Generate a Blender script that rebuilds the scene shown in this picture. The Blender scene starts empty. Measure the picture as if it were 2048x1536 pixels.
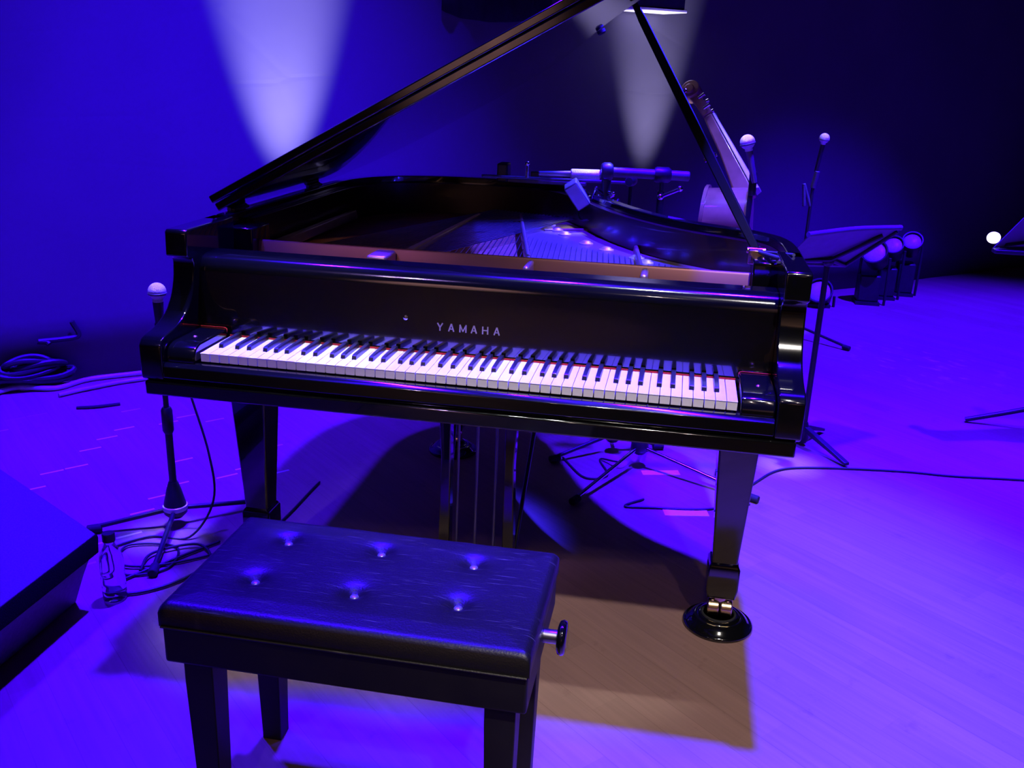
import bpy, bmesh, math, random
from mathutils import Vector, Matrix
random.seed(7)
S = bpy.context.scene
COL = S.collection
PI = math.pi

# ------------------------------------------------------------------ helpers
def V(*a):
    return Vector(a[0]) if len(a) == 1 else Vector(a)

class B:
    """collects shapes in world coordinates, then links them as one mesh object"""
    def __init__(self):
        self.bm = bmesh.new()
        self.mi = 0
    def face(self, vs):
        try:
            f = self.bm.faces.new(vs); f.material_index = self.mi
            return f
        except ValueError:
            return None
    def box(self, x0, x1, y0, y1, z0, z1, M=None):
        c = [V(x, y, z) for z in (z0, z1) for y in (y0, y1) for x in (x0, x1)]
        if M is not None: c = [M @ p for p in c]
        v = [self.bm.verts.new(p) for p in c]
        for q in ((0, 2, 3, 1), (4, 5, 7, 6), (0, 1, 5, 4), (2, 6, 7, 3), (0, 4, 6, 2), (1, 3, 7, 5)):
            self.face([v[i] for i in q])
        return self
    def loft(self, rings, cap=True, closed=True):
        R = [[self.bm.verts.new(p) for p in r] for r in rings]
        n = len(R[0])
        for a, b in zip(R, R[1:]):
            for i in range(n if closed else n - 1):
                j = (i + 1) % n
                self.face([a[i], a[j], b[j], b[i]])
        if cap and closed:
            self.face(list(reversed(R[0]))); self.face(R[-1])
        return self
    def prism(self, poly, lo, hi, f):
        return self.loft([[f(a, b, lo) for a, b in poly], [f(a, b, hi) for a, b in poly]])
    def px(self, poly, x0, x1):           # (y, z) outline swept along x
        return self.prism(poly, x0, x1, lambda a, b, t: V(t, a, b))
    def py(self, poly, y0, y1):           # (x, z) outline swept along y
        return self.prism(poly, y0, y1, lambda a, b, t: V(a, t, b))
    def pz(self, poly, z0, z1):           # (x, y) outline swept along z
        return self.prism(poly, z0, z1, lambda a, b, t: V(a, b, t))
    def band(self, outer, inner, z0, z1):  # open wall between two polylines of equal length
        r = []
        n = len(outer)
        lo = [V(*outer[i], z0) for i in range(n)] ; hi = [V(*outer[i], z1) for i in range(n)]
        li = [V(*inner[i], z0) for i in range(n)] ; hi2 = [V(*inner[i], z1) for i in range(n)]
        rings = [[lo[i], hi[i], hi2[i], li[i]] for i in range(n)]
        return self.loft(rings)
    def cyl(self, p0, p1, r0, r1=None, n=16):
        p0, p1 = V(p0), V(p1); r1 = r0 if r1 is None else r1
        d = (p1 - p0).normalized()
        a = d.orthogonal().normalized(); b = d.cross(a)
        cs = [(math.cos(2*PI*i/n), math.sin(2*PI*i/n)) for i in range(n)]
        return self.loft([[p + (a*c + b*s)*r for c, s in cs] for p, r in ((p0, r0), (p1, r1))])
    def tube(self, pts, r, n=8, smooth=6):
        P = [V(p) for p in pts]
        if smooth and len(P) > 2: P = spline(P, smooth)
        up = None; rings = []
        for i, p in enumerate(P):
            t = (P[min(i+1, len(P)-1)] - P[max(i-1, 0)]).normalized()
            if up is None: up = t.orthogonal().normalized()
            up = (up - t*up.dot(t)).normalized(); s = t.cross(up)
            rr = r(i/(len(P)-1)) if callable(r) else r
            rings.append([p + (up*math.cos(2*PI*k/n) + s*math.sin(2*PI*k/n))*rr for k in range(n)])
        return self.loft(rings)
    def lathe(self, prof, c, axis=(0, 0, 1), n=32):
        c = V(c); d = V(axis).normalized(); a = d.orthogonal().normalized(); b = d.cross(a)
        rings = [[c + d*h + (a*math.cos(2*PI*i/n) + b*math.sin(2*PI*i/n))*max(r, 1e-4) for i in range(n)] for r, h in prof]
        return self.loft(rings)
    def ball(self, c, r, n=16, sz=1.0):
        return self.lathe([(r*math.sin(PI*k/n), -r*sz*math.cos(PI*k/n)) for k in range(n+1)], c, n=max(12, n))
    def build(self, name, mat, parent=None, bevel=0, seg=2, smooth=40, loc=None, **props):
        bm = self.bm
        bmesh.ops.recalc_face_normals(bm, faces=bm.faces)
        L = V(0, 0, 0)
        if parent is not None:
            L = root_loc(parent)
        elif loc is not None:
            L = V(loc)
        bmesh.ops.translate(bm, verts=bm.verts, vec=-L)
        me = bpy.data.meshes.new(name); bm.to_mesh(me); bm.free()
        for m in (mat if isinstance(mat, (list, tuple)) else [mat]): me.materials.append(m)
        if smooth:
            me.polygons.foreach_set('use_smooth', [True]*len(me.polygons))
            me.set_sharp_from_angle(angle=math.radians(smooth))
        o = bpy.data.objects.new(name, me); COL.objects.link(o)
        if parent is not None: o.parent = parent
        elif loc is not None: o.location = L
        if bevel:
            m = o.modifiers.new('edge', 'BEVEL'); m.width = bevel; m.segments = seg
            m.limit_method = 'ANGLE'; m.angle_limit = math.radians(35); m.harden_normals = False
        for k, v in props.items(): o[k] = v
        return o

def root_loc(o):
    L = V(0, 0, 0)
    while o is not None:
        L = L + o.location; o = o.parent
    return L

def spline(P, k=6, closed=False):
    P = [V(p) for p in P]; n = len(P); out = []
    rng = n if closed else n - 1
    for i in range(rng):
        p0 = P[(i-1) % n] if closed or i > 0 else P[0]*2 - P[1]
        p1 = P[i]; p2 = P[(i+1) % n]
        p3 = P[(i+2) % n] if closed or i + 2 < n else P[-1]*2 - P[-2]
        for j in range(k):
            t = j/k
            out.append(0.5*((2*p1) + (p2-p0)*t + (2*p0-5*p1+4*p2-p3)*t*t + (3*p1-p0-3*p2+p3)*t**3))
    if not closed: out.append(P[-1])
    return out

def thing(name, loc, label, cat, group=None):
    o = bpy.data.objects.new(name, None); COL.objects.link(o)
    o.empty_display_size = 0.1
    o.location = loc; o['label'] = label; o['category'] = cat
    if group: o['group'] = group
    return o

def tag(o, label, cat, group=None):
    o['label'] = label; o['category'] = cat
    if group: o['group'] = group
    return o

def structure(o):
    o['kind'] = 'structure'; return o

def copy_tree(o, parent=None):
    c = o.copy(); COL.objects.link(c)
    c.parent = parent
    for ch in list(o.children): copy_tree(ch, c)
    return c

# ------------------------------------------------------------------ materials
def mat(name, col, rough=.5, metal=0, coat=0, spec=.5, var=0.0, scale=20, bump=0.0, bscale=60, coat_rough=.03):
    m = bpy.data.materials.new(name); m.use_nodes = True
    nt = m.node_tree; b = nt.nodes['Principled BSDF']
    b.inputs['Base Color'].default_value = (*col, 1); b.inputs['Roughness'].default_value = rough
    b.inputs['Metallic'].default_value = metal; b.inputs['Coat Weight'].default_value = coat
    b.inputs['Coat Roughness'].default_value = coat_rough
    b.inputs['Specular IOR Level'].default_value = spec
    tc = nt.nodes.new('ShaderNodeTexCoord')
    if var:
        nz = nt.nodes.new('ShaderNodeTexNoise'); nz.inputs['Scale'].default_value = scale; nz.inputs['Detail'].default_value = 4
        rp = nt.nodes.new('ShaderNodeValToRGB')
        rp.color_ramp.elements[0].color = (*[c*(1-var) for c in col], 1); rp.color_ramp.elements[1].color = (*[min(1, c*(1+var)) for c in col], 1)
        rp.color_ramp.elements[0].position = .3; rp.color_ramp.elements[1].position = .7
        nt.links.new(tc.outputs['Object'], nz.inputs['Vector']); nt.links.new(nz.outputs['Fac'], rp.inputs['Fac'])
        nt.links.new(rp.outputs['Color'], b.inputs['Base Color'])
    if bump:
        n2 = nt.nodes.new('ShaderNodeTexNoise'); n2.inputs['Scale'].default_value = bscale; n2.inputs['Detail'].default_value = 5
        bp = nt.nodes.new('ShaderNodeBump'); bp.inputs['Strength'].default_value = bump; bp.inputs['Distance'].default_value = .01
        nt.links.new(tc.outputs['Object'], n2.inputs['Vector']); nt.links.new(n2.outputs['Fac'], bp.inputs['Height'])
        nt.links.new(bp.outputs['Normal'], b.inputs['Normal'])
    return m

M = {}
M['lacquer'] = mat('piano_black_lacquer', (.003, .003, .004), .12, coat=1, var=.3, scale=3, coat_rough=.02)
M['satin'] = mat('satin_black_wood', (.006, .006, .008), .35, var=.3, scale=8)
M['ivory'] = mat('white_key_top', (.82, .78, .76), .25, spec=.5, var=.03, scale=30)
M['ebony'] = mat('black_key', (.012, .012, .016), .28, spec=.6, var=.3, scale=60)
M['felt'] = mat('red_felt', (.42, .012, .03), .95, var=.25, scale=200)
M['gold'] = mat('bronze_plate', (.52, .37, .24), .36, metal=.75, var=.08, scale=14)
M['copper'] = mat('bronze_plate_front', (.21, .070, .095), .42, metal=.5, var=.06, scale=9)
M['veneer'] = mat('rim_veneer', (.022, .007, .006), .3, coat=.25, var=.35, scale=6)
M['spruce'] = mat('soundboard_spruce', (.36, .19, .08), .4, var=.2, scale=10)
M['steel'] = mat('string_steel', (.45, .45, .5), .3, metal=1, var=.1)
M['chrome'] = mat('chrome', (.75, .75, .78), .14, metal=1, var=.05)
M['bolt'] = mat('bolt_nickel', (.85, .85, .88), .5, metal=.6, var=.05)
M['rod'] = mat('rod_steel', (.16, .16, .18), .4, metal=.8, var=.1)
M['fingerboard'] = mat('fingerboard', (.55, .55, .58), .35, var=.1, scale=20)  # pale grey puts the sheen of a glossy black fingerboard into the colour
M['field'] = mat('bass_field_bronze', (.40, .17, .06), .5, metal=.2, var=.2, scale=9)
M['brass'] = mat('brass', (.72, .53, .30), .22, metal=1, var=.12, scale=30)
M['letter'] = mat('letter_metal', (.50, .44, .36), .42, metal=.75, var=.1)
def leather_mat():
    m = mat('bench_leather', (.008, .007, .009), .40, spec=.5, bump=.10, bscale=260)
    nt = m.node_tree; N = nt.nodes; L = nt.links; b = N['Principled BSDF']
    tc = N.new('ShaderNodeTexCoord'); fac = None
    for rot_, sc_ in ((.35, (14, 420, 1)), (-.5, (16, 380, 1)), (1.25, (12, 420, 1))):
        mp = N.new('ShaderNodeMapping'); mp.inputs['Rotation'].default_value = (0, 0, rot_); mp.inputs['Scale'].default_value = sc_
        L.new(tc.outputs['Object'], mp.inputs['Vector'])
        nz = N.new('ShaderNodeTexNoise'); nz.inputs['Scale'].default_value = 1; nz.inputs['Detail'].default_value = 2; L.new(mp.outputs['Vector'], nz.inputs['Vector'])
        mr = N.new('ShaderNodeMapRange'); mr.inputs['From Min'].default_value = .68; mr.inputs['From Max'].default_value = .76; L.new(nz.outputs['Fac'], mr.inputs['Value'])
        if fac is None: fac = mr.outputs[0]
        else:
            mm = N.new('ShaderNodeMath'); mm.operation = 'MAXIMUM'; L.new(fac, mm.inputs[0]); L.new(mr.outputs[0], mm.inputs[1]); fac = mm.outputs[0]
    mx = N.new('ShaderNodeMix'); mx.data_type = 'RGBA'; mx.inputs[6].default_value = (.008, .007, .009, 1); mx.inputs[7].default_value = (.085, .08, .085, 1)
    L.new(fac, mx.inputs[0]); L.new(mx.outputs[2], b.inputs['Base Color'])
    return m
M['leather'] = leather_mat()
M['button'] = mat('button_metal', (.38, .36, .36), .35, metal=.7, var=.3, scale=120)
M['bench_wood'] = mat('bench_wood', (.009, .008, .008), .5, spec=.3, var=.4, scale=12)
M['stand_black'] = mat('stand_black', (.014, .014, .018), .4, var=.3, scale=30)
M['stand_grey'] = mat('stand_grey', (.10, .10, .12), .45, metal=.3, var=.2, scale=30)
M['tray'] = mat('tray_sheet', (.16, .16, .19), .5, metal=.2, var=.1, scale=20)
M['rubber'] = mat('rubber', (.012, .012, .014), .8, var=.3, scale=50)
M['cable'] = mat('cable_black', (.012, .012, .016), .55, var=.3, scale=50)
M['pale_cable'] = mat('cable_pale', (.45, .42, .42), .3, var=.1, scale=30)
M['grille'] = mat('mic_grille', (.78, .78, .80), .42, metal=.35, var=.12, scale=300, bump=.5, bscale=500)
M['mic_body'] = mat('mic_body', (.30, .30, .33), .34, metal=.6, var=.1, scale=40)
M['white_ring'] = mat('pale_band', (.80, .80, .82), .4, var=.05)
M['monitor'] = mat('monitor_grille', (.10, .095, .10), .6, var=.25, scale=300, bump=.4, bscale=600)
M['monitor_trim'] = mat('monitor_trim', (.004, .004, .005), .9, spec=.1, var=.3, scale=300, bump=.8, bscale=400)
M['monitor_side'] = mat('monitor_side', (.13, .12, .13), .5, var=.2, scale=100)
M['cap'] = mat('bottle_cap', (.01, .01, .012), .4, var=.2)
M['bass_wood'] = mat('bass_varnish', (.42, .24, .13), .25, coat=.6, var=.3, scale=7)
M['bass_belly'] = mat('bass_belly', (.45, .27, .15), .25, coat=.6, var=.2, scale=7)
M['par_body'] = mat('lamp_body', (.012, .012, .016), .45, var=.3, scale=30)
M['par_lens'] = mat('lamp_lens', (.55, .55, .60), .35, var=.15, scale=90)
M['white_plastic'] = mat('white_plastic', (.88, .86, .86), .4, var=.03)
M['white_strip'] = mat('floor_strip_white', (.95, .95, .95), .5, var=.04, scale=60)  # plain white for the two flat floor strips
M['box'] = mat('hung_box', (.05, .05, .06), .5, var=.2, scale=30)
M['box_uplit'] = mat('hung_box_uplit_underside', (.82, .82, .85), .5, var=.04, scale=30)  # painted white for the uplight that strikes the box bottom
M['hung_sheet'] = mat('black_sheet', (.006, .006, .008), .95, var=.3, scale=30)
M['panel_wood'] = mat('warm_wood_panel', (.36, .19, .10), .5, var=.25, scale=5)
M['dark_wall'] = mat('hall_wall', (.30, .19, .14), .9, var=.3, scale=3)

def glass_mat():
    m = bpy.data.materials.new('clear_plastic'); m.use_nodes = True
    b = m.node_tree.nodes['Principled BSDF']
    b.inputs['Base Color'].default_value = (.96, .97, 1, 1); b.inputs['Roughness'].default_value = .03
    b.inputs['Transmission Weight'].default_value = 1; b.inputs['IOR'].default_value = 1.33
    return m
M['glass'] = glass_mat()

def floor_mat():
    m = bpy.data.materials.new('stage_boards'); m.use_nodes = True
    nt = m.node_tree; N = nt.nodes; L = nt.links; b = N['Principled BSDF']
    def node(t, **k):
        n = N.new(t)
        for a, v in k.items(): setattr(n, a, v)
        return n
    def math_(op, a, c=None, d=None):
        n = node('ShaderNodeMath', operation=op)
        for i, x in enumerate((a, c, d)):
            if x is None: continue
            if isinstance(x, (int, float)): n.inputs[i].default_value = x
            else: L.new(x, n.inputs[i])
        return n.outputs[0]
    tc = node('ShaderNodeTexCoord')
    mp = node('ShaderNodeMapping', vector_type='TEXTURE'); mp.inputs['Rotation'].default_value = (0, 0, math.radians(-42))
    L.new(tc.outputs['Object'], mp.inputs['Vector'])
    sp = node('ShaderNodeSeparateXYZ'); L.new(mp.outputs['Vector'], sp.inputs[0])
    u, v = sp.outputs[0], sp.outputs[1]
    row = math_('FLOOR', math_('DIVIDE', v, .082))
    wn = node('ShaderNodeTexWhiteNoise', noise_dimensions='1D'); L.new(row, wn.inputs['W'])
    uu = math_('ADD', math_('DIVIDE', u, .62), math_('MULTIPLY', wn.outputs['Value'], 7.3))
    col = math_('FLOOR', uu)
    fr = math_('FRACT', uu)
    endm = math_('LESS_THAN', fr, .016)
    vf = math_('FRACT', math_('DIVIDE', v, .082))
    inrow = math_('MULTIPLY', math_('GREATER_THAN', vf, .03), math_('LESS_THAN', vf, .97))
    side = math_('LESS_THAN', vf, .025)
    endm = math_('MULTIPLY', endm, inrow)
    cb = node('ShaderNodeCombineXYZ'); L.new(row, cb.inputs[0]); L.new(col, cb.inputs[1])
    wp = node('ShaderNodeTexWhiteNoise', noise_dimensions='2D'); L.new(cb.outputs[0], wp.inputs['Vector'])
    # grain streaks along the boards
    st = node('ShaderNodeMapping'); st.inputs['Scale'].default_value = (3, 60, 1); L.new(mp.outputs['Vector'], st.inputs['Vector'])
    gr = node('ShaderNodeTexNoise'); gr.inputs['Scale'].default_value = 1.0; gr.inputs['Detail'].default_value = 6; L.new(st.outputs['Vector'], gr.inputs['Vector'])
    big = node('ShaderNodeTexNoise'); big.inputs['Scale'].default_value = 1.6; big.inputs['Detail'].default_value = 5; L.new(tc.outputs['Object'], big.inputs['Vector'])
    fac = math_('ADD', math_('MULTIPLY', gr.outputs['Fac'], .55), math_('ADD', math_('MULTIPLY', wp.outputs['Value'], .16), math_('MULTIPLY', big.outputs['Fac'], .35)))
    rp = node('ShaderNodeValToRGB'); L.new(fac, rp.inputs['Fac'])
    rp.color_ramp.elements[0].position = .25; rp.color_ramp.elements[0].color = (.20, .115, .10, 1)
    rp.color_ramp.elements[1].position = .85; rp.color_ramp.elements[1].color = (.35, .20, .17, 1)
    # dark scuffs
    sc = node('ShaderNodeTexNoise'); sc.inputs['Scale'].default_value = 9; sc.inputs['Detail'].default_value = 8; sc.inputs['Roughness'].default_value = .7
    L.new(mp.outputs['Vector'], sc.inputs['Vector'])
    ss = node('ShaderNodeMapRange'); ss.inputs['From Min'].default_value = .60; ss.inputs['From Max'].default_value = .70; L.new(sc.outputs['Fac'], ss.inputs['Value'])
    mx = node('ShaderNodeMix', data_type='RGBA', blend_type='MULTIPLY'); mx.inputs[7].default_value = (.80, .76, .78, 1)
    L.new(ss.outputs[0], mx.inputs[0]); L.new(rp.outputs['Color'], mx.inputs[6])
    # worn bare patches, right side of the stage
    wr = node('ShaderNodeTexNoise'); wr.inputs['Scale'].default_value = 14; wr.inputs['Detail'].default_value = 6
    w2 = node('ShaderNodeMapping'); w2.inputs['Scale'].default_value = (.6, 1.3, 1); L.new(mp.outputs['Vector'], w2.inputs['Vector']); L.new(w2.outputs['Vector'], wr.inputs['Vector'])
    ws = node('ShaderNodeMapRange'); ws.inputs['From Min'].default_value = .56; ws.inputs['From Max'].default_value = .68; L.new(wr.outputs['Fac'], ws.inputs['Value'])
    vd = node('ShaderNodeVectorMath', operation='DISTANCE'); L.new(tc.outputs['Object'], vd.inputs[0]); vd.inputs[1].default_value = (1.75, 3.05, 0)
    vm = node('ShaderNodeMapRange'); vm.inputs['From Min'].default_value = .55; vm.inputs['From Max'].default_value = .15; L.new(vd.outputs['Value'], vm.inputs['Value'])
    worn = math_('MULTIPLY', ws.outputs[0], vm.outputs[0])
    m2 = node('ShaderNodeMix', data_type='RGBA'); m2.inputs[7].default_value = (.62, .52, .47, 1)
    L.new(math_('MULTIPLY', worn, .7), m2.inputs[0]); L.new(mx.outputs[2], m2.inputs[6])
    # light glints on board ends at the far left, painted as pale colour
    vd2 = node('ShaderNodeVectorMath', operation='DISTANCE'); L.new(tc.outputs['Object'], vd2.inputs[0]); vd2.inputs[1].default_value = (-1.45, .82, 0)
    vm2 = node('ShaderNodeMapRange'); vm2.inputs['From Min'].default_value = .75; vm2.inputs['From Max'].default_value = .45; L.new(vd2.outputs['Value'], vm2.inputs['Value'])
    m3 = node('ShaderNodeMix', data_type='RGBA'); m3.inputs[7].default_value = (.95, .90, .86, 1)
    L.new(math_('MULTIPLY', endm, vm2.outputs[0]), m3.inputs[0]); L.new(m2.outputs[2], m3.inputs[6])
    # dark seams
    m4 = node('ShaderNodeMix', data_type='RGBA', blend_type='MULTIPLY'); m4.inputs[7].default_value = (.82, .80, .80, 1)
    L.new(side, m4.inputs[0]); L.new(m3.outputs[2], m4.inputs[6])
    L.new(m4.outputs[2], b.inputs['Base Color'])
    b.inputs['Roughness'].default_value = .5; b.inputs['Specular IOR Level'].default_value = .3
    bp = node('ShaderNodeBump'); bp.inputs['Strength'].default_value = .12; bp.inputs['Distance'].default_value = .004
    L.new(gr.outputs['Fac'], bp.inputs['Height']); L.new(bp.outputs['Normal'], b.inputs['Normal'])
    return m
M['floor'] = floor_mat()

def cloth_mat():
    m = bpy.data.materials.new('backdrop_cloth'); m.use_nodes = True
    nt = m.node_tree; N = nt.nodes; L = nt.links; b = N['Principled BSDF']
    tc = N.new('ShaderNodeTexCoord')
    nz = N.new('ShaderNodeTexNoise'); nz.inputs['Scale'].default_value = 2.2; nz.inputs['Detail'].default_value = 6
    L.new(tc.outputs['Object'], nz.inputs['Vector'])
    rp = N.new('ShaderNodeValToRGB'); rp.color_ramp.elements[0].color = (.085, .085, .092, 1); rp.color_ramp.elements[1].color = (.115, .115, .122, 1)
    L.new(nz.outputs['Fac'], rp.inputs['Fac']); L.new(rp.outputs['Color'], b.inputs['Base Color'])
    b.inputs['Roughness'].default_value = .95; b.inputs['Specular IOR Level'].default_value = .1
    # creases
    mp = N.new('ShaderNodeMapping'); mp.inputs['Scale'].default_value = (1.2, 1.2, 3.0); L.new(tc.outputs['Object'], mp.inputs['Vector'])
    vo = N.new('ShaderNodeTexVoronoi'); vo.feature = 'DISTANCE_TO_EDGE'; vo.inputs['Scale'].default_value = 1.1; L.new(mp.outputs['Vector'], vo.inputs['Vector'])
    mr = N.new('ShaderNodeMapRange'); mr.inputs['From Max'].default_value = .05; L.new(vo.outputs['Distance'], mr.inputs['Value'])
    n2 = N.new('ShaderNodeTexNoise'); n2.inputs['Scale'].default_value = 5; n2.inputs['Detail'].default_value = 5; L.new(tc.outputs['Object'], n2.inputs['Vector'])
    ad = N.new('ShaderNodeMath'); ad.operation = 'MULTIPLY_ADD'; ad.inputs[1].default_value = .25; L.new(mr.outputs[0], ad.inputs[0]); L.new(n2.outputs['Fac'], ad.inputs[2])
    bp = N.new('ShaderNodeBump'); bp.inputs['Strength'].default_value = .18; bp.inputs['Distance'].default_value = .006
    L.new(ad.outputs[0], bp.inputs['Height']); L.new(bp.outputs['Normal'], b.inputs['Normal'])
    return m
M['cloth'] = cloth_mat()

# ------------------------------------------------------------------ the setting
structure(B().box(-9, 9, -9, 9, -.05, 0).build('floor', M['floor'], smooth=0))
WA = V(-2.2, 1.60, 0); WD = V(.7599, .6501, 0).normalized(); WN = V(-WD.y, WD.x, 0)   # backdrop line, WN points away from the stage
def wallpt(s, z, off=0.0):
    return WA + WD*s + WN*off + V(0, 0, z)
w = B(); nx, nz_ = 150, 24
grid = []
for k in range(nz_+1):
    z = 7.0*k/nz_
    rowv = []
    for i in range(nx+1):
        s = -4 + 14*i/nx
        off = .012*math.sin(s*2.1+.6*math.sin(z*.8)) + .008*math.sin(s*5.3+1.3) + .02
        rowv.append(w.bm.verts.new(wallpt(s, z, off)))
    grid.append(rowv)
for k in range(nz_):
    for i in range(nx):
        w.face([grid[k][i], grid[k][i+1], grid[k+1][i+1], grid[k+1][i]])
bk = structure(w.build('wall_back', M['cloth'], smooth=180))
bk.modifiers.new('thick', 'SOLIDIFY').thickness = .012
# the hall behind the camera: dark back wall with a lit wooden panel door
structure(B().box(-8.8, 8.8, -8.9, -8.8, 0, 7).build('wall_front', M['dark_wall'], smooth=0))

# ------------------------------------------------------------------ grand piano
KT = .746                                  # top of the white keys
piano = thing('grand_piano', (0, .75, 0), 'glossy black grand piano with raised lid and open keyboard at centre stage', 'piano')
HW = .745
half = [(.745, .30), (.745, .42), (.738, .52), (.712, .60), (.655, .668), (.585, .715), (.51, .765), (.43, .84), (.345, .95), (.27, 1.08),
        (.205, 1.22), (.13, 1.37), (.03, 1.49), (-.12, 1.555), (-.30, 1.572), (-.47, 1.55), (-.62, 1.47), (-.71, 1.34), (-.743, 1.18), (-.745, .95), (-.745, .6), (-.745, .30)]
outl = [(p.x, p.y) for p in spline([V(x, y, 0) for x, y in half], 5)]
def offset(pl, d):
    out = []
    for i, p in enumerate(pl):
        a = V(*pl[max(i-1, 0)], 0); c = V(*pl[min(i+1, len(pl)-1)], 0)
        t = (c-a).normalized(); n = V(-t.y, t.x, 0)
        out.append((p[0]+n.x*d, p[1]+n.y*d))
    return out
RT = 1.008
B().band(outl, offset(outl, .034), .66, RT).build('outer_rim', M['lacquer'], piano, bevel=.003)
_ir = [(a_, b_) for a_, b_ in zip(offset(outl, .0345), offset(outl, .058)) if a_[1] > .44]
B().band([q_[0] for q_ in _ir], [q_[1] for q_ in _ir], .72, RT-.022).build('inner_rim', M['veneer'], piano, bevel=.002)
# arms (cheeks): side profile of the right and left arm in (y, z)
arm = [(.36, RT), (.122, RT), (.116, RT-.006), (.113, .945), (.118, .942), (.138, .937)]
arm += [(p.x, p.y) for p in spline([V(.142, .925, 0), V(.136, .885, 0), V(.118, .845, 0), V(.086, .812, 0), V(.040, .792, 0), V(-.010, .782, 0)], 4)]
arm += [(-.026, .776), (-.035, .764), (-.036, .70), (-.034, .684), (-.028, .680), (.36, .680)]
for sx in (-1, 1):
    x0, x1 = sorted((sx*.690, sx*.7455))
    B().px(arm, x0, x1).build('arm', M['lacquer'], piano, bevel=.004, seg=3)
# keybed, keyslip, key blocks
B().px([(-.022, .724), (-.034, .716), (-.036, .690), (-.030, .684), (-.030, .681), (0, .681), (0, .722)], -.689, .689).build('key_slip', M['lacquer'], piano, bevel=.002)
B().box(-.737, .737, -.038, .34, .645, .679).build('key_bed', M['lacquer'], piano, bevel=.004)
B().pz([p for p in offset(outl, .10) if p[1] > .345], .665, .70).build('underframe', M['satin'], piano)
for sx in (-1, 1):
    x0, x1 = sorted((sx*.6175, sx*.6885))
    kb = B().px([(.150, .7655), (.012, .7655), (-.008, .757), (-.018, .738), (-.020, .727), (-.0, .682), (.150, .682)], x0, x1).build('key_block', M['lacquer'], piano, bevel=.004, seg=3)
    B().tube([(sx*.6178, .146, .757), (sx*.622, .150, .7665), (sx*.652, .1505, .767), (sx*.6885, .1505, .767)], .0011, 6).build('felt_line', M['felt'], kb)
    B().lathe([(.006, 0), (.006, .001), (.004, .003), (.0, .0035)], (sx*.655, .06, .7655), n=16).build('screw', M['brass'], kb)
# fallboard
fb = [(.1535, .750), (.160, .750), (.163, .80), (.16795, .902), (.168, .903), (.1695, .912), (.173, .921), (.179, .929), (.187, .9355), (.198, .9395), (.212, .941), (.2125, .941), (.2615, .941), (.262, .941), (.268, .935), (.268, .74), (.152, .74)]
fall = B().px(fb, -.6895, .6895).build('fallboard', M['lacquer'], piano, smooth=40)
B().box(-.6125, .6125, .1508, .1535, .728, .7495).build('felt_strip', M['felt'], piano)
# lettering on the fallboard
def letter(b, ch, x, z, h, wd, M_):
    t = h*.17
    def bar(x0, z0, x1, z1, tk=t):
        d = V(x1-x0, 0, z1-z0); n = V(-d.z, 0, d.x).normalized()*tk/2
        ps = [V(x0, 0, z0)-n, V(x1, 0, z1)-n, V(x1, 0, z1)+n, V(x0, 0, z0)+n]
        b.loft([[M_ @ (p + V(x, .0004, z)) for p in ps], [M_ @ (p + V(x, -.0012, z)) for p in ps]])
    if ch == 'Y': bar(0, h, wd/2, h*.45); bar(wd, h, wd/2, h*.45); bar(wd/2, 0, wd/2, h*.5)
    if ch == 'A': bar(0, 0, wd/2, h); bar(wd, 0, wd/2, h); bar(wd*.2, h*.32, wd*.8, h*.32, t*.7)
    if ch == 'M': bar(0, 0, 0, h); bar(wd, 0, wd, h); bar(0, h, wd/2, h*.1, t*.8); bar(wd, h, wd/2, h*.1, t*.8)
    if ch == 'H': bar(0, 0, 0, h); bar(wd, 0, wd, h); bar(0, h/2, wd, h/2, t*.8)
tilt = math.atan2(.005, .095)
ML = Matrix.Translation((0, .1630, .80)) @ Matrix.Rotation(-tilt, 4, 'X')
lb = B(); xx = -.0865
for ch, wd in zip('YAMAHA', (.0125, .0125, .0145, .0125, .012, .0125)):
    letter(lb, ch, xx, .001, .0185, wd, ML); xx += .0275
lb.build('lettering', M['letter'], fall, smooth=0)
B().lathe([(.0062, 0), (.0062, .002), (.003, .0035), (0, .0035)], (-.165, .1640, .826), axis=(0, -1, .05), n=16).build('lock', M['chrome'], fall)
# keys
KW = 1.2255/52; X0 = -1.2255/2
wk = B(); g = .0006
wk.box(g, KW-g, 0, .1505, -.0025, 0).box(g+.0004, KW-g-.0004, .0012, .1505, -.021, -.0027)
white0 = None
for i in range(52):
    if white0 is None:
        white0 = wk.build('white_key', M['ivory'], piano, bevel=.0008, seg=2)
        k = white0
    else:
        k = white0.copy(); COL.objects.link(k); k.parent = piano
    k.location = V(X0 + i*KW, 0, KT) - V(0, 0, 0)
    k.location = V(X0 + i*KW, 0, KT)
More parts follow.
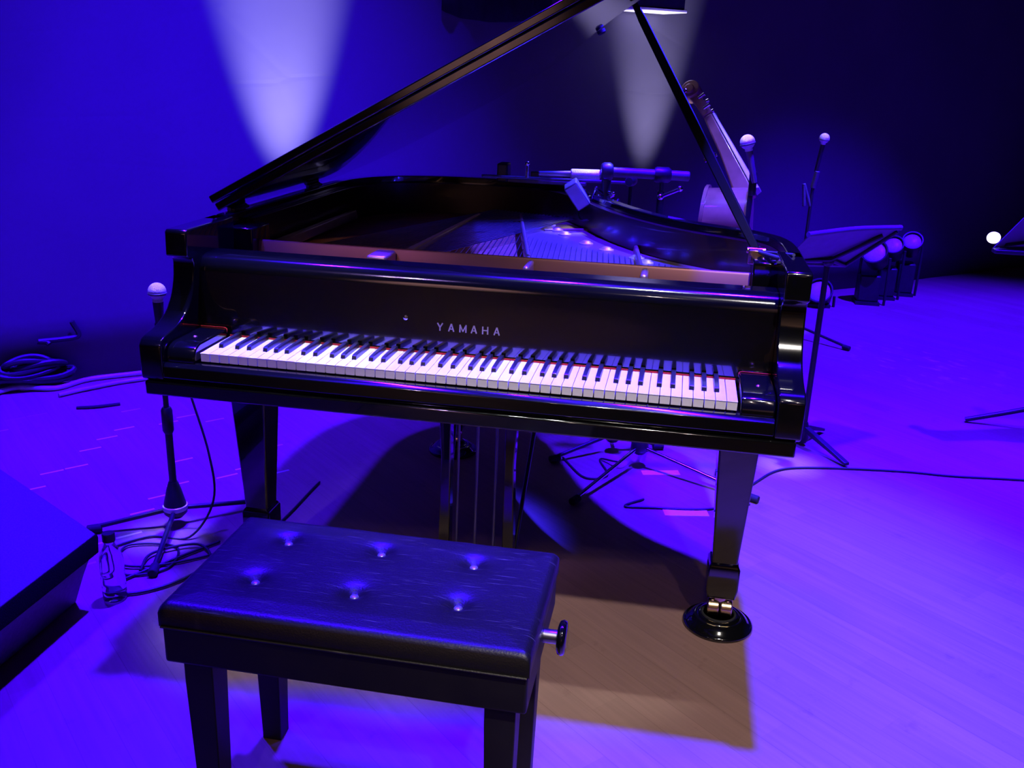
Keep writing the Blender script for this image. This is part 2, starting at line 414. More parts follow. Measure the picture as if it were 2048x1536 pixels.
# the first key's mesh was shifted by the piano's base, so undo that shift on the shared mesh
white0.data.transform(Matrix.Translation(root_loc(piano)))
for k in [c for c in piano.children if c.name.startswith('white_key')]:
    k.location = k.location - root_loc(piano)
bkk = B()
bkk.loft([[V(-.0057, .0, -.004), V(.0057, .0, -.004), V(.0057, .1005, -.004), V(-.0057, .1005, -.004)],
          [V(-.0052, .0035, .0085), V(.0052, .0035, .0085), V(.0052, .1005, .0115), V(-.0052, .1005, .0115)],
          [V(-.0045, .0085, .0112), V(.0045, .0085, .0112), V(.0045, .1005, .0120), V(-.0045, .1005, .0120)]])
blacks = []
offs = {0: .0032, 2: -.0030, 3: .0028, 5: -.0036, 6: -.0002}   # after A, C, D, F, G (index from A)
black0 = None
for i in range(51):
    if i % 7 in offs:
        if black0 is None:
            black0 = bkk.build('black_key', M['ebony'], piano, bevel=.0012, seg=2); k = black0
            black0.data.transform(Matrix.Translation(root_loc(piano)))
        else:
            k = black0.copy(); COL.objects.link(k); k.parent = piano
        k.location = V(X0 + (i+1)*KW + offs[i % 7], .050, KT) - root_loc(piano)
# cast plate, soundboard, strings
inner = offset(outl, .062)
sb = [p for p in inner if p[1] > .30]
B().pz(sb, .835, .845).build('soundboard', M['spruce'], piano, smooth=0)
# plate: front web, struts, right-hand flank along the bentside
pl = B()
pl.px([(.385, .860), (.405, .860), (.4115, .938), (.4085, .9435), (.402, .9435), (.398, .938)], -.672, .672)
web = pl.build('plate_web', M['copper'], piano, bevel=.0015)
def plate_strut(b, x0, y0, x1, y1, w0, w1, z0=.885, z1=.914):
    d = V(x1-x0, y1-y0, 0).normalized(); n = V(-d.y, d.x, 0)
    r = []
    for (x, y, ww) in ((x0, y0, w0), (x1, y1, w1)):
        p = V(x, y, 0)
        r.append([p-n*ww+V(0, 0, z0), p+n*ww+V(0, 0, z0), p+n*ww*.55+V(0, 0, z1), p-n*ww*.55+V(0, 0, z1)])
    b.loft(r)
for (x0, y0, x1, y1, w0, w1) in ((-.283, .390, -.235, 1.30, .022, .012), (.098, .385, -.10, 1.36, .010, .009), (.384, .380, .336, .86, .011, .010), (-.665, .40, -.66, 1.2, .02, .015)):
    sb_ = B(); plate_strut(sb_, x0, y0, x1, y1, w0, w1); sb_.build('plate_strut', M['gold'], piano, bevel=.004, smooth=60)
sb_ = B()
for xw, wv in ((-.283, .026), (.098, .008), (.384, .009)):
    sb_.box(xw-wv, xw+wv, .30, .39, .86, .9415)
sb_.build('plate_lug', M['gold'], piano, bevel=.007, seg=3)
inn2 = offset([p for p in inner if p[1] > .44], .002)
def strut_x(y): return .098 + (y-.385)*(-.198/.975)
right = [p for p in inn2 if p[0] > strut_x(p[1])]
B().pz([(strut_x(.42)+.01, .42), (.66, .42)] + right + [(strut_x(1.5)+.01, 1.5)], .880, .895).build('plate_flank', M['gold'], piano, bevel=.002)
left = [p for p in inn2 if p[0] <= strut_x(p[1])]
B().pz([(-.66, .42)] + [(strut_x(.42), .42), (strut_x(1.45), 1.45)] + [p for p in left if p[1] > .46], .866, .876).build('plate_field', M['field'], piano)
for (x0, y0, x1, y1) in ((.02, 1.12, .175, 1.20),):
    sb_ = B(); plate_strut(sb_, x0, y0, x1, y1, .006, .006, .89, .902); sb_.build('plate_rib', M['gold'], piano, bevel=.003, smooth=60)
# pin block field between the web and the strings
B().box(-.66, .672, .41, .52, .872, .882).build('pin_field', M['gold'], piano)
# chrome plate bolts with raised rosettes
bolts = []
for (px_, py_) in ((.045, 1.36), (.075, 1.30), (.115, 1.20), (.15, 1.13), (.305, .90), (.235, .985), (.43, .74), (.40, .80), (.555, .655)):
    bb = B().lathe([(.022, 0), (.022, .003), (.015, .006), (.013, .009), (.007, .011), (0, .0115)], (px_-.055, py_-.055, .895), n=20)
    bb.build('plate_bolt', M['bolt'], piano, smooth=60)
pins = B()
for i in range(84):
    x = -.63 + 1.28*i/83
    for r_ in range(3):
        pins.cyl((x, .43+.025*r_+.004*(i % 2), .880), (x, .432+.025*r_+.004*(i % 2), .909), .0026, n=6)
pins.build('tuning_pins', M['steel'], piano, kind='stuff')
strs = B()
for i in range(80):
    t = i/79
    x0 = -.62 + 1.24*t
    if t < .3:
        x1 = x0 + .42 - .2*t; y1 = 1.42 - .1*(t/.3)
    else:
        u_ = (t-.3)/.7
        x1 = x0 - .06 + .05*u_; y1 = 1.30 - .72*u_**.7
        # keep inside the bentside
        for (bx, by) in inn2:
            if abs(bx - x1) < .03: y1 = min(y1, by - .06)
    z = .898 if t >= .3 else .912
    strs.cyl((x0, .47, .897), (x1, max(y1, .55), z), .0011 if t > .3 else .0022, n=5)
strs.build('strings', M['steel'], piano, kind='stuff')
# legs
def leg(x, y, bend=0):
    prof = [(.0525, .66), (.0525, .60), (.047, .47), (.0385, .30), (.0335, .200), (.0335, .186)]
    b = B()
    b.loft([[V(x+sx*h, y+sy*h, z) for sx, sy in ((-1, -1), (1, -1), (1, 1), (-1, 1))] for h, z in prof])
    lg = b.build('leg', M['lacquer'], piano, bevel=.005, seg=3)
    f = B()
    f.loft([[V(x+sx*h, y+sy*h, z) for sx, sy in ((-1, -1), (1, -1), (1, 1), (-1, 1))] for h, z in ((.0345, .188), (.041, .176), (.041, .115), (.036, .085))])
    f.build('leg_foot', M['lacquer'], lg, bevel=.004, seg=3)
    c = B()
    c.cyl((x, y, .088), (x, y, .070), .026, .030, 20)
    for s in (-1, 1):
        c.loft([[V(x+s*.020-.004, y-.030, .078), V(x+s*.020+.004, y-.030, .078), V(x+s*.020+.004, y+.018, .078), V(x+s*.020-.004, y+.018, .078)],
                [V(x+s*.020-.004, y-.034, .050), V(x+s*.020+.004, y-.034, .050), V(x+s*.020+.004, y-.002, .050), V(x+s*.020-.004, y-.002, .050)]])
    cs = c.build('caster', M['brass'], lg, bevel=.002)
    B().cyl((x-.032, y-.020, .052), (x-.002, y-.020, .052), .024, n=24).cyl((x+.002, y-.020, .052), (x+.032, y-.020, .052), .024, n=24).build('caster_wheel', M['brass'], lg, bevel=.003)
    return lg
LEGS = [(.653, .35), (-.653, .35), (-.322, 1.33)]
for x, y in LEGS: leg(x, y)
# lyre
LY = .335
lx = -.015
for s in (-1, 1):
    B().loft([[V(lx+s*.092-.018, LY-.02, .66), V(lx+s*.092+.018, LY-.02, .66), V(lx+s*.092+.018, LY+.02, .66), V(lx+s*.092-.018, LY+.02, .66)],
              [V(lx+s*.086-.013, LY-.018, .40), V(lx+s*.086+.013, LY-.018, .40), V(lx+s*.086+.013, LY+.018, .40), V(lx+s*.086-.013, LY+.018, .40)],
              [V(lx+s*.090-.016, LY-.02, .10), V(lx+s*.090+.016, LY-.02, .10), V(lx+s*.090+.016, LY+.02, .10), V(lx+s*.090-.016, LY+.02, .10)]]).build('lyre_post', M['lacquer'], piano, bevel=.003)
lbx = B().box(lx-.125, lx+.125, LY-.05, LY+.05, .06, .115).build('lyre_box', M['lacquer'], piano, bevel=.006, seg=3)
for i, dx in enumerate((-.058, -.006, .046)):
    B().cyl((lx+dx, LY, .13), (lx+dx+.003, LY+.005, .655), .0038, n=10).build('pedal_rod', M['rod'], piano)
    B().loft([[V(lx+dx*1.15-.009, LY-.045, .084), V(lx+dx*1.15+.009, LY-.045, .084), V(lx+dx*1.15+.009, LY-.045, .093), V(lx+dx*1.15-.009, LY-.045, .093)],
              [V(lx+dx*1.15-.016, LY-.145, .070), V(lx+dx*1.15+.016, LY-.145, .070), V(lx+dx*1.15+.016, LY-.145, .079), V(lx+dx*1.15-.016, LY-.145, .079)]]).build('pedal', M['brass'], piano, bevel=.003)
for s in (-1, 1):
    B().cyl((lx+s*.10, LY+.03, .12), (lx+s*.13, LY+.36, .665), .006, n=10).build('lyre_brace', M['satin'], piano)
# lid
TH = math.radians(28.7); HX, HZ = -.752, 1.013
cT, sT = math.cos(TH), math.sin(TH)
def lidpt(s, y, h):                        # s along the lid from the hinge, h above its underside
    return V(HX + s*cT - h*sT, y, HZ + s*sT + h*cT)
over = offset(outl, -.022)
LF = .425
lidpoly = [(x - HX, y) for x, y in over if y > LF + .02]
lidpoly = [(lidpoly[0][0], LF)] + lidpoly + [(lidpoly[-1][0], LF)]
lid = B().prism(lidpoly, .0, .0225, lambda a, b, t: lidpt(a, b, t)).build('lid', M['lacquer'], piano, bevel=.004, seg=3, smooth=30)
flap = [(-.018, LF-.004), (1.512, LF-.004), (1.512, LF+.30), (1.47, LF+.325), (.03, LF+.325), (-.018, LF+.29)]
B().prism(flap, .0245, .0465, lambda a, b, t: lidpt(a, b, t)).build('lid_flap', M['lacquer'], piano, bevel=.004, seg=3, smooth=30)
for y in (.50, 1.05):
    hb = B().cyl((HX+.006, y-.05, HZ-.004), (HX+.006, y+.05, HZ-.004), .0065, n=12).box(HX, HX+.02, y-.045, y+.045, RT-.001, RT+.004)
    hb.build('lid_hinge', M['stand_grey'], piano, bevel=.001)
for (s, y) in ((1.05, 1.10),):
    p = lidpt(s, y, 0)
    B().lathe([(.013, 0), (.013, .010), (.008, .014), (0, .014)], p, axis=(sT, 0, -cT), n=16).build('lid_bumper', M['rubber'], lid)
# left stub of the closed front ledge beside the keys: music shelf rails
for sx in (-1, 1):
    x0, x1 = sorted((sx*.640, sx*.7095))
    B().box(x0, x1, .362, .47, .86, RT-.030).build('desk_rail', M['lacquer'], piano, bevel=.004)
# lid prop
pb = V(.652, .485, .985); pt = lidpt(1.178, .83, -.006)
pr_ = B()
d = (pt-pb).normalized(); a_ = d.cross(V(0, 1, 0)).normalized(); c_ = d.cross(a_)
rings = []
for t, wv in ((.0, .010), (.12, .0125), (.5, .0135), (.93, .0115), (1.0, .008)):
    p = pb + (pt-pb)*t
    rings.append([p + a_*wv*x + c_*wv*.65*y for x, y in ((-1, -1), (1, -1), (1, 1), (-1, 1))])
prop = pr_.loft(rings).build('lid_prop', mat('prop_black', (.004, .004, .005), .5, spec=.2, var=.3), piano, bevel=.003)
q = pb + (pt-pb)*.36
B().cyl(q-a_*.017, q+a_*.017, .006, n=12).build('prop_catch', M['chrome'], prop)
q = pb + (pt-pb)*.62
B().ball(q-a_*.017-c_*.004, .006, 10).build('prop_stud', M['brass'], prop)
hg = B().box(.632, .668, .455, .515, .955, .990)
hg.cyl((.628, .485, .985), (.676, .485, .985), .008, n=14).build('prop_hinge', M['brass'], piano, bevel=.002)
B().cyl((.655, .47, .985), (.700, .30, 1.0), .005, n=10).cyl((.675, .47, .985), (.722, .30, 1.012), .004, n=10).build('prop_lock', M['stand_grey'], piano)
for sx in (-1, 1):
    B().lathe([(.008, 0), (.008, .005), (.004, .007), (0, .007)], (sx*.675, .268, .900), axis=(0, -1, 0), n=14).build('desk_stop', M['brass'], piano)

# caster cups
def cup(x, y, label):
    t = thing('caster_cup', (x, y-.02, 0), label, 'caster cup', 'caster cups under the piano legs')
    prof = [(.091, 0), (.093, .005), (.092, .009), (.088, .012), (.086, .010), (.082, .012), (.076, .020), (.066, .028), (.060, .030), (.057, .029), (.053, .033), (.046, .034), (.041, .032), (.037, .026), (0, .026)]
    B().lathe(prof, (x, y-.02, 0), n=48).build('dish', M['lacquer'], t, smooth=50)
    B().lathe([(.047, .033), (.045, .037), (.0415, .037), (.040, .033)], (x, y-.02, 0), n=40).build('ring', M['rubber'], t, smooth=50)
    return t
cup(*LEGS[0], 'round black caster cup under the front right leg of the piano')
cup(*LEGS[1], 'black caster cup under the front left piano leg behind the bench')
cup(*LEGS[2], 'black caster cup under the rear leg of the piano')

# ------------------------------------------------------------------ bench
bx0, bx1, by0, by1 = -.368, .284, -.645, -.292
bench = thing('piano_bench', ((bx0+bx1)/2, (by0+by1)/2, 0), 'black leather piano bench with six tufted buttons in front of the keyboard', 'bench')
btn = [(-.245, -.372), (-.055, -.370), (.130, -.374), (-.245, -.522), (-.055, -.525), (.134, -.518)]
cu = B(); NX, NY = 140, 76
def ctop(x, y):
    ex = min(x-bx0, bx1-x); ey = min(y-by0, by1-y)
    e = min(ex, ey)
    z = .503 + .004*min(1, e/.05)
    z -= .008*max(0, 1 - ex/.014)**2 + .008*max(0, 1 - ey/.014)**2
    for (a, c) in btn:
        r = math.hypot(x-a, (y-c))
        z -= .013*math.exp(-(r/.018)**2) + .005*math.exp(-(r/.045)**2)
    return z
gv = []
for j in range(NY+1):
    y = by0 + (by1-by0)*j/NY
    gv.append([cu.bm.verts.new(V(bx0+(bx1-bx0)*i/NX, y, ctop(bx0+(bx1-bx0)*i/NX, y))) for i in range(NX+1)])
for j in range(NY):
    for i in range(NX):
        cu.face([gv[j][i], gv[j][i+1], gv[j+1][i+1], gv[j+1][i]])
edge = [gv[0][i] for i in range(NX+1)] + [gv[j][NX] for j in range(1, NY+1)] + [gv[NY][i] for i in range(NX-1, -1, -1)] + [gv[j][0] for j in range(NY-1, 0, -1)]
low = [cu.bm.verts.new(V(v.co.x, v.co.y, .4605)) for v in edge]
for i in range(len(edge)):
    j = (i+1) % len(edge); cu.face([edge[i], low[i], low[j], edge[j]])
cu.face(low)
cush = cu.build('cushion', M['leather'], bench, smooth=60)
for (a, c) in btn:
    B().ball((a, c, ctop(a, c)+.0015), .0085, 12, .55).build('button', M['button'], cush)
B().tube([(bx0+.004, by0-.002, .4605), (bx1-.004, by0-.002, .4605)], .0022, 6, 0).build('seam', M['leather'], cush)
B().box(bx0+.003, bx1-.003, by0+.003, by1-.003, .385, .460).build('apron', M['bench_wood'], bench, bevel=.006, seg=3)
B().box(bx0+.04, bx1-.04, by0+.04, by1-.04, .375, .385).build('base_frame', M['bench_wood'], bench)
for x in (bx0+.056, bx1-.050):
    for y in (by0+.045, by1-.045):
        lg = B()
        lg.loft([[V(x+sx*h, y+sy*h, z) for sx, sy in ((-1, -1), (1, -1), (1, 1), (-1, 1))] for h, z in ((.027, .386), (.027, .34), (.021, .014), (.021, .0))])
        lg.build('leg', M['bench_wood'], bench, bevel=.002)
kz = .418; ky = -.455
knob = B().cyl((bx1-.004, ky, kz), (bx1+.022, ky, kz), .013, n=20)
kn = knob.build('knob_shaft', M['steel'], bench, bevel=.001)
B().lathe([(.0, -.009), (.022, -.009), (.030, -.006), (.0325, 0), (.030, .006), (.022, .009), (.012, .0075), (0, .0075)], (bx1+.031, ky, kz), axis=(1, 0, 0), n=36).build('knob', M['lacquer'], kn, smooth=60)
B().lathe([(.0165, 0), (.016, .001), (.0, .0012)], (bx1+.0386, ky, kz), axis=(1, 0, 0), n=28).build('knob_cap', M['chrome'], kn, smooth=60)

# ------------------------------------------------------------------ microphones and stands
def mic_head(p, d, parent, r=.026, body_len=.14, body_r=(.019, .012), body_mat=None, ring=True):
    """ball-grille vocal microphone: p centre of the grille, d direction from grille to tail"""
    p = V(p); d = V(d).normalized()
    n = 12
    B().lathe([(r*math.sin(PI*k/n)*(1.0), r*-math.cos(PI*k/n)) for k in range(0, n-1)] + [(body_r[0]*1.08, r*1.15), (body_r[0], r*1.2)], p, axis=d, n=24).build('grille', M['grille'], parent, smooth=60)
    b = B().lathe([(body_r[0]*.98, r*1.18), (body_r[0], r*1.4), (body_r[1], r*1.4+body_len), (body_r[1]*.9, r*1.4+body_len+.01), (0, r*1.4+body_len+.01)], p, axis=d, n=20).build('body', body_mat or M['stand_black'], parent, smooth=50)
    if ring:
        B().lathe([(r*1.01, -.003), (r*1.045, -.002), (r*1.045, .002), (r*1.01, .003)], p + d*.006, axis=d, n=24).build('band', M['stand_grey'], parent, smooth=50)
    return p + d*(r*1.4 + body_len)

def tripod(t, base, feet, hub_z, pole_top, pole_r=.008, leg_mat=None, pole_mat=None, hub_mat=None, white=True):
    bx, by = base[0], base[1]
    pm = pole_mat or M['stand_black']; lm = leg_mat or M['stand_black']
    B().cyl((bx, by, hub_z-.03), (bx, by, pole_top*.55+hub_z*.45), pole_r*1.35, n=14).build('lower_tube', pm, t)
    B().cyl((bx, by, pole_top*.55+hub_z*.45-.02), (bx, by, pole_top), pole_r, n=14).build('upper_tube', pm, t)
    B().lathe([(pole_r*1.4, -.045), (pole_r*2.0, -.035), (pole_r*2.0, .03), (pole_r*1.5, .04)], (bx, by, pole_top*.55+hub_z*.45-.02), n=18).build('clutch', pm, t, smooth=50)
    B().lathe([(pole_r*1.6, .075), (pole_r*2.6, .05), (pole_r*4.0, .0), (pole_r*4.2, -.03), (pole_r*2.6, -.045), (0, -.045)], (bx, by, hub_z), n=22).build('hub', hub_mat or M['stand_black'], t, smooth=50)
    if white:
        B().lathe([(pole_r*4.2, -.008), (pole_r*4.4, -.006), (pole_r*4.4, .006), (pole_r*4.1, .008)], (bx, by, hub_z-.012), n=24).build('white_band', M['white_ring'], t, smooth=50, label='white band round the hub')
    for (fx, fy) in feet:
        dv = V(fx-bx, fy-by, 0); dl = dv.length; dn = dv/dl
        lg = B().cyl(V(bx, by, hub_z-.02)+dn*pole_r*2.5, V(fx, fy, .018), .0075, n=12).build('leg', lm, t)
        B().cyl(V(fx, fy, .016)-dn*.03, V(fx, fy, .014)+dn*.012, .0135, n=14).build('rubber_foot', M['rubber'], lg, bevel=.003)

# left stand with its vocal mic behind the bass end of the keyboard
BL = (-1.016, .50)
st = thing('mic_stand', (*BL, 0), 'black mic stand with white-banded hub standing left of the piano', 'mic stand')
tripod(st, BL, [(-1.235, .385), (-.80, .70), (-.92, .20)], .075, .62, pole_r=.0085)
B().lathe([(.010, -.05), (.012, -.04), (.012, .02), (.006, .03)], (*BL, .635), n=14).build('mic_clip', M['stand_black'], st, smooth=50)
mt = thing('microphone', (-1.012, .50, .64), 'ball-head microphone poking up left of the piano keyboard', 'microphone')
mic_head((-1.012, .50, .752), (-.01, 0, -1), mt, r=.0255, body_len=.075, body_r=(.015, .011))
cb_ = B().tube([(-1.012, .505, .66), (-.985, .53, .60), (-.955, .53, .45), (-.90, .52, .25), (-.885, .50, .10), (-.93, .42, .008), (-1.05, .40, .006), (-1.12, .28, .006), (-1.0, .18, .006), (-.90, .24, .006), (-.94, .36, .006), (-1.08, .33, .008), (-1.02, .22, .009), (-.86, .30, .006), (-.72, .50, .006), (-.70, .9, .006)], .0036, 8, 8)
tag(cb_.build('microphone_cable', M['cable'], loc=(-.95, .4, 0)), 'thin dark cable looping from the left microphone onto the floor', 'cable')
cb_ = B().tube([(-.83, .42, .007), (-.90, .30, .007), (-.99, .13, .007), (-.93, .09, .007), (-.84, .17, .007), (-.80, .30, .007), (-.88, .38, .012), (-.98, .30, .012), (-.96, .20, .012)], .0042, 8, 8)
tag(cb_.build('floor_cable', M['cable'], loc=(-.9, .25, 0)), 'dark cable coiled loosely on the floor beside the water bottle', 'cable')
# stand near the tail with silver pencil microphone
SA = (.275, 1.46)
sa = thing('boom_stand', (*SA, 0), 'black stand beside the piano curve holding the silver microphone', 'mic stand')
tripod(sa, SA, [(.067, 1.294), (.46, 1.53), (.24, 1.70)], .09, 1.035, pole_r=.008, white=False)
B().cyl((SA[0]-.02, SA[1]-.02, 1.03), (-.20, 1.16, 1.058), .0055, n=12).build('boom_arm', M['stand_grey'], sa)
B().lathe([(.014, -.03), (.018, -.02), (.018, .02), (.012, .03)], (SA[0], SA[1], 1.035), axis=(.2, 1, 0), n=16).build('clamp', M['stand_black'], sa, smooth=50)
B().cyl((-.055, 1.19, 1.056), (-.055, 1.19, 1.098), .006, n=10).ball((-.055, 1.19, 1.102), .009, 10).build('clamp_screw', M['chrome'], sa)
sm = thing('pencil_microphone', (.14, 1.24, 1.06), 'bright silver pencil microphone on the bar over the piano', 'microphone')
B().cyl((.085, 1.235, 1.072), (.182, 1.255, 1.072), .0165, .0165, 20).build('body', M['grille'], sm, bevel=.004)
B().cyl((-.02, 1.215, 1.070), (.086, 1.2355, 1.072), .008, .010, 14).build('stem', M['mic_body'], sm, bevel=.002)

# stand with thick boom tube
SB = (.385, 1.34)
sbt = thing('boom_stand', (*SB, 0), 'boom stand with chrome tripod legs and thick horizontal tube behind piano', 'mic stand')
tripod(sbt, SB, [(.187, .955), (.80, 1.13), (.42, 1.74)], .10, 1.06, pole_r=.008, leg_mat=M['chrome'], white=False)
B().cyl((.215, 1.305, 1.078), (.475, 1.355, 1.072), .0165, n=18).build('boom_tube', M['stand_grey'], sbt, bevel=.004)
B().lathe([(.022, -.028), (.026, -.02), (.026, .02), (.020, .028)], (.385, 1.338, 1.074), axis=(1, .19, 0), n=18).build('clamp', M['stand_black'], sbt, smooth=50)
B().cyl((.385, 1.30, 1.005), (.445, 1.28, 1.035), .006, n=10).ball((.385, 1.30, 1.005), .011, 10).ball((.448, 1.279, 1.038), .010, 10).build('clamp_lever', M['chrome'], sbt)
B().cyl((.385, 1.34, .90), (.385, 1.34, 1.02), .0135, n=14).build('sleeve', M['stand_black'], sbt)
# cluster of two mics hanging from the bar, with grey square-faced front
cl = thing('studio_microphone', (.17, 1.23, 1.0), 'boxy grey-faced microphone clamped low over the piano strings', 'microphone')
MC = Matrix.Translation((.115, 1.20, 1.010)) @ Matrix.Rotation(math.radians(-35), 4, 'Y') @ Matrix.Rotation(math.radians(12), 4, 'X')
B().box(-.024, .024, -.03, .03, -.045, .045, MC).build('body', M['stand_grey'], cl, bevel=.005, seg=3)
B().box(-.020, .020, -.032, -.030, -.040, .040, MC).build('front', M['mic_body'], cl)
B().cyl((.205, 1.24, 1.105), (.205, 1.24, .955), .016, n=16).lathe([(.024, -.02), (.03, -.01), (.03, .01), (.024, .02)], (.205, 1.24, 1.085), axis=(1, .2, 0), n=18).build('clamp', M['stand_black'], cl, bevel=.003)
cx = B()
for k in range(7):
    a = (.16+.012*k, 1.235, .985+.012*((k*5) % 4)); e = (.175+.014*((k*3) % 5), 1.225, 1.03-.014*((k*2) % 5))
    cx.cyl(a, e, .005, n=8).ball(e, .007, 8)
cx.build('clamp_screws', M['chrome'], cl)
B().tube([(.19, 1.21, .96), (.17, 1.18, .935), (.13, 1.19, .93), (.12, 1.22, .97), (.16, 1.25, 1.0), (.22, 1.26, .96), (.24, 1.30, .92), (.24, 1.36, .98), (.262, 1.44, .9)], .004, 8, 8).build('lead', M['cable'], cl)
# pair of flat microphone holders at the tail
fm = thing('microphone_bar', (-.1, 1.45, 1.01), 'long bluish flat bar with gear resting across the piano tail rim', 'microphone bar')
B().box(-.19, .115, 1.445, 1.485, 1.0085, 1.022).build('bar', M['stand_grey'], fm, bevel=.003)
B().box(-.205, -.165, 1.43, 1.50, 1.0085, 1.075).build('end_block', M['stand_black'], fm, bevel=.006)
B().box(-.085, -.055, 1.452, 1.478, 1.022, 1.050).box(.03, .07, 1.455, 1.475, 1.022, 1.045).build('mount', M['stand_black'], fm, bevel=.003)

# singer's mic to the right of the lid prop
SC = (.70, 1.62)
sc_ = thing('mic_stand', (*SC, 0), 'tall dark mic stand rising behind the piano lid prop', 'mic stand')
tripod(sc_, SC, [(.55, 1.90), (.92, 1.82), (.68, 1.32)], .09, 1.03, pole_r=.0095, white=False)
B().cyl((.705, 1.62, .99), (.702, 1.615, 1.075), .014, n=14).build('mic_clip', M['stand_black'], sc_, bevel=.003)
m1 = thing('microphone', (.68, 1.6, 1.1), 'brightly lit ball-head microphone just right of the lid prop', 'microphone')
mic_head((.668, 1.60, 1.178), (.26, .05, -.90), m1, r=.0265, body_len=.10, body_r=(.013, .011), body_mat=M['mic_body'])
# far mic
SD = (1.15, 3.44)
sd_ = thing('mic_stand', (*SD, 0), 'distant dark mic stand with short side clip behind the music stand', 'mic stand')
tripod(sd_, SD, [(1.42, 3.23), (.95, 3.30), (1.13, 3.78)], .09, .86, pole_r=.009, white=False)
B().cyl((1.148, 3.44, .74), (1.10, 3.43, .86), .010, n=12).cyl((1.10, 3.43, .86), (1.115, 3.425, .74), .009, n=12).build('side_clip', M['stand_grey'], sd_, bevel=.002)
B().cyl((1.150, 3.44, .84), (1.162, 3.43, .93), .014, n=12).build('mic_clip', M['stand_grey'], sd_, bevel=.002)
m2 = thing('microphone', (1.17, 3.42, 1.0), 'round-headed microphone in the distance farthest to the right', 'microphone')
mic_head((1.173, 3.42, 1.103), (-.10, .1, -.99), m2, r=.027, body_len=.13, body_r=(.012, .011))

# ------------------------------------------------------------------ music stands
def music_stand(name, label, base, A, rot_pts, feet, hubp):
    t = thing(name, (*base, 0), label, 'music stand')
    P_ = [V(p) for p in A]
    n = (P_[1]-P_[0]).cross(P_[-1]-P_[0]).normalized()
    if n.z < 0: n = -n
    B().loft([[p for p in P_], [p + n*.004 for p in P_]]).build('tray', M['tray'], t, smooth=0)
    for (a, c) in rot_pts:
        a, c = V(a), V(c)
        B().tube([a-n*.006, c-n*.006], .008, 8, 0).build('tray_rib', M['stand_black'], t)
    return t, n
MS = (1.02, 1.735)
A_ = [(.87, 1.48, .83), (.90, 1.41, .89), (1.25, 1.71, .89), (1.10, 1.85, .72), (.92, 1.65, .75)]
hub = V(1.02, 1.70, .765)
ms, n_ = music_stand('music_stand', 'black music stand with tilted tray right of the piano', MS, A_,
    [(hub, (1.19, 1.69, .868)), (hub, (.905, 1.615, .772)), (hub, (1.10, 1.845, .722)), ((1.10, 1.845, .722), (1.245, 1.72, .882))], None, hub)
B().tube([(.893, 1.405, .893), (1.07, 1.55, .901), (1.255, 1.712, .893)], .010, 12).build('tray_rail', M['tray'], ms)
B().tube([(.915, 1.655, .745), (1.10, 1.858, .715)], .008, 10, 0).build('tray_lip', M['tray'], ms)
B().cyl((*MS, .03), (*MS, .74), .0115, n=16).build('pole', M['stand_black'], ms)
B().ball((1.02, 1.717, .752), .022, 12).build('tilt_joint', M['stand_black'], ms)
B().lathe([(.013, .10), (.020, .08), (.024, .03), (.016, .01), (0, .01)], (*MS, 0), n=18).build('hub', M['stand_black'], ms, smooth=50)
for (fx, fy) in ((1.165, 1.535), (1.12, 1.90), (.86, 1.74)):
    dv = V(fx-MS[0], fy-MS[1], 0); nn = V(-dv.y, dv.x, 0).normalized()*.012
    p0 = V(*MS, .065); p1 = V(fx, fy, .008)
    B().loft([[p0-nn, p0+nn, p0+nn+V(0, 0, .022), p0-nn+V(0, 0, .022)], [p1-nn, p1+nn, p1+nn+V(0, 0, .012), p1-nn+V(0, 0, .012)]]).build('leg', M['stand_black'], ms, bevel=.002)
# second stand cut by the right edge of the picture
M2 = (2.02, 2.18)
A2 = [(1.70, 2.08, .785), (1.80, 2.02, .96), (2.22, 2.16, 1.0), (2.26, 2.28, .81)]
ms2, n2 = music_stand('music_stand', 'music stand at the far right with a small white lamp on its tray', M2, A2,
    [((1.95, 2.16, .83), (1.74, 2.09, .80)), ((1.95, 2.16, .83), (2.20, 2.20, .96))], None, None)
B().box(1.70, 2.25, 2.06, 2.11, .764, .781).build('tray_lip', M['stand_black'], ms2, bevel=.004)
B().cyl((*M2, .03), (M2[0]-.03, M2[1], .80), .0125, n=16).build('pole', M['stand_black'], ms2)
for (fx, fy) in ((1.76, 2.20), (2.2, 2.0), (2.1, 2.45)):
    B().tube([(M2[0], M2[1], .10), ((M2[0]+fx)/2, (M2[1]+fy)/2, .055), (fx, fy, .012)], .011, 10).build('leg', M['stand_black'], ms2)
sl = thing('stand_lamp', (1.69, 2.06, .79), 'small glowing white lamp head at the right music stand tray', 'lamp')
M['lamp_on'] = mat('lamp_glow', (.9, .88, .85), .4)
_b = M['lamp_on'].node_tree.nodes['Principled BSDF']; _b.inputs['Emission Color'].default_value = (1, .93, .9, 1); _b.inputs['Emission Strength'].default_value = 2.0
B().ball((1.705, 2.125, .818), .026, 14, .9).build('shade', M['lamp_on'], sl)
B().tube([(1.712, 2.125, .80), (1.722, 2.12, .785), (1.73, 2.114, .775)], .005, 8).build('gooseneck', M['stand_black'], sl)

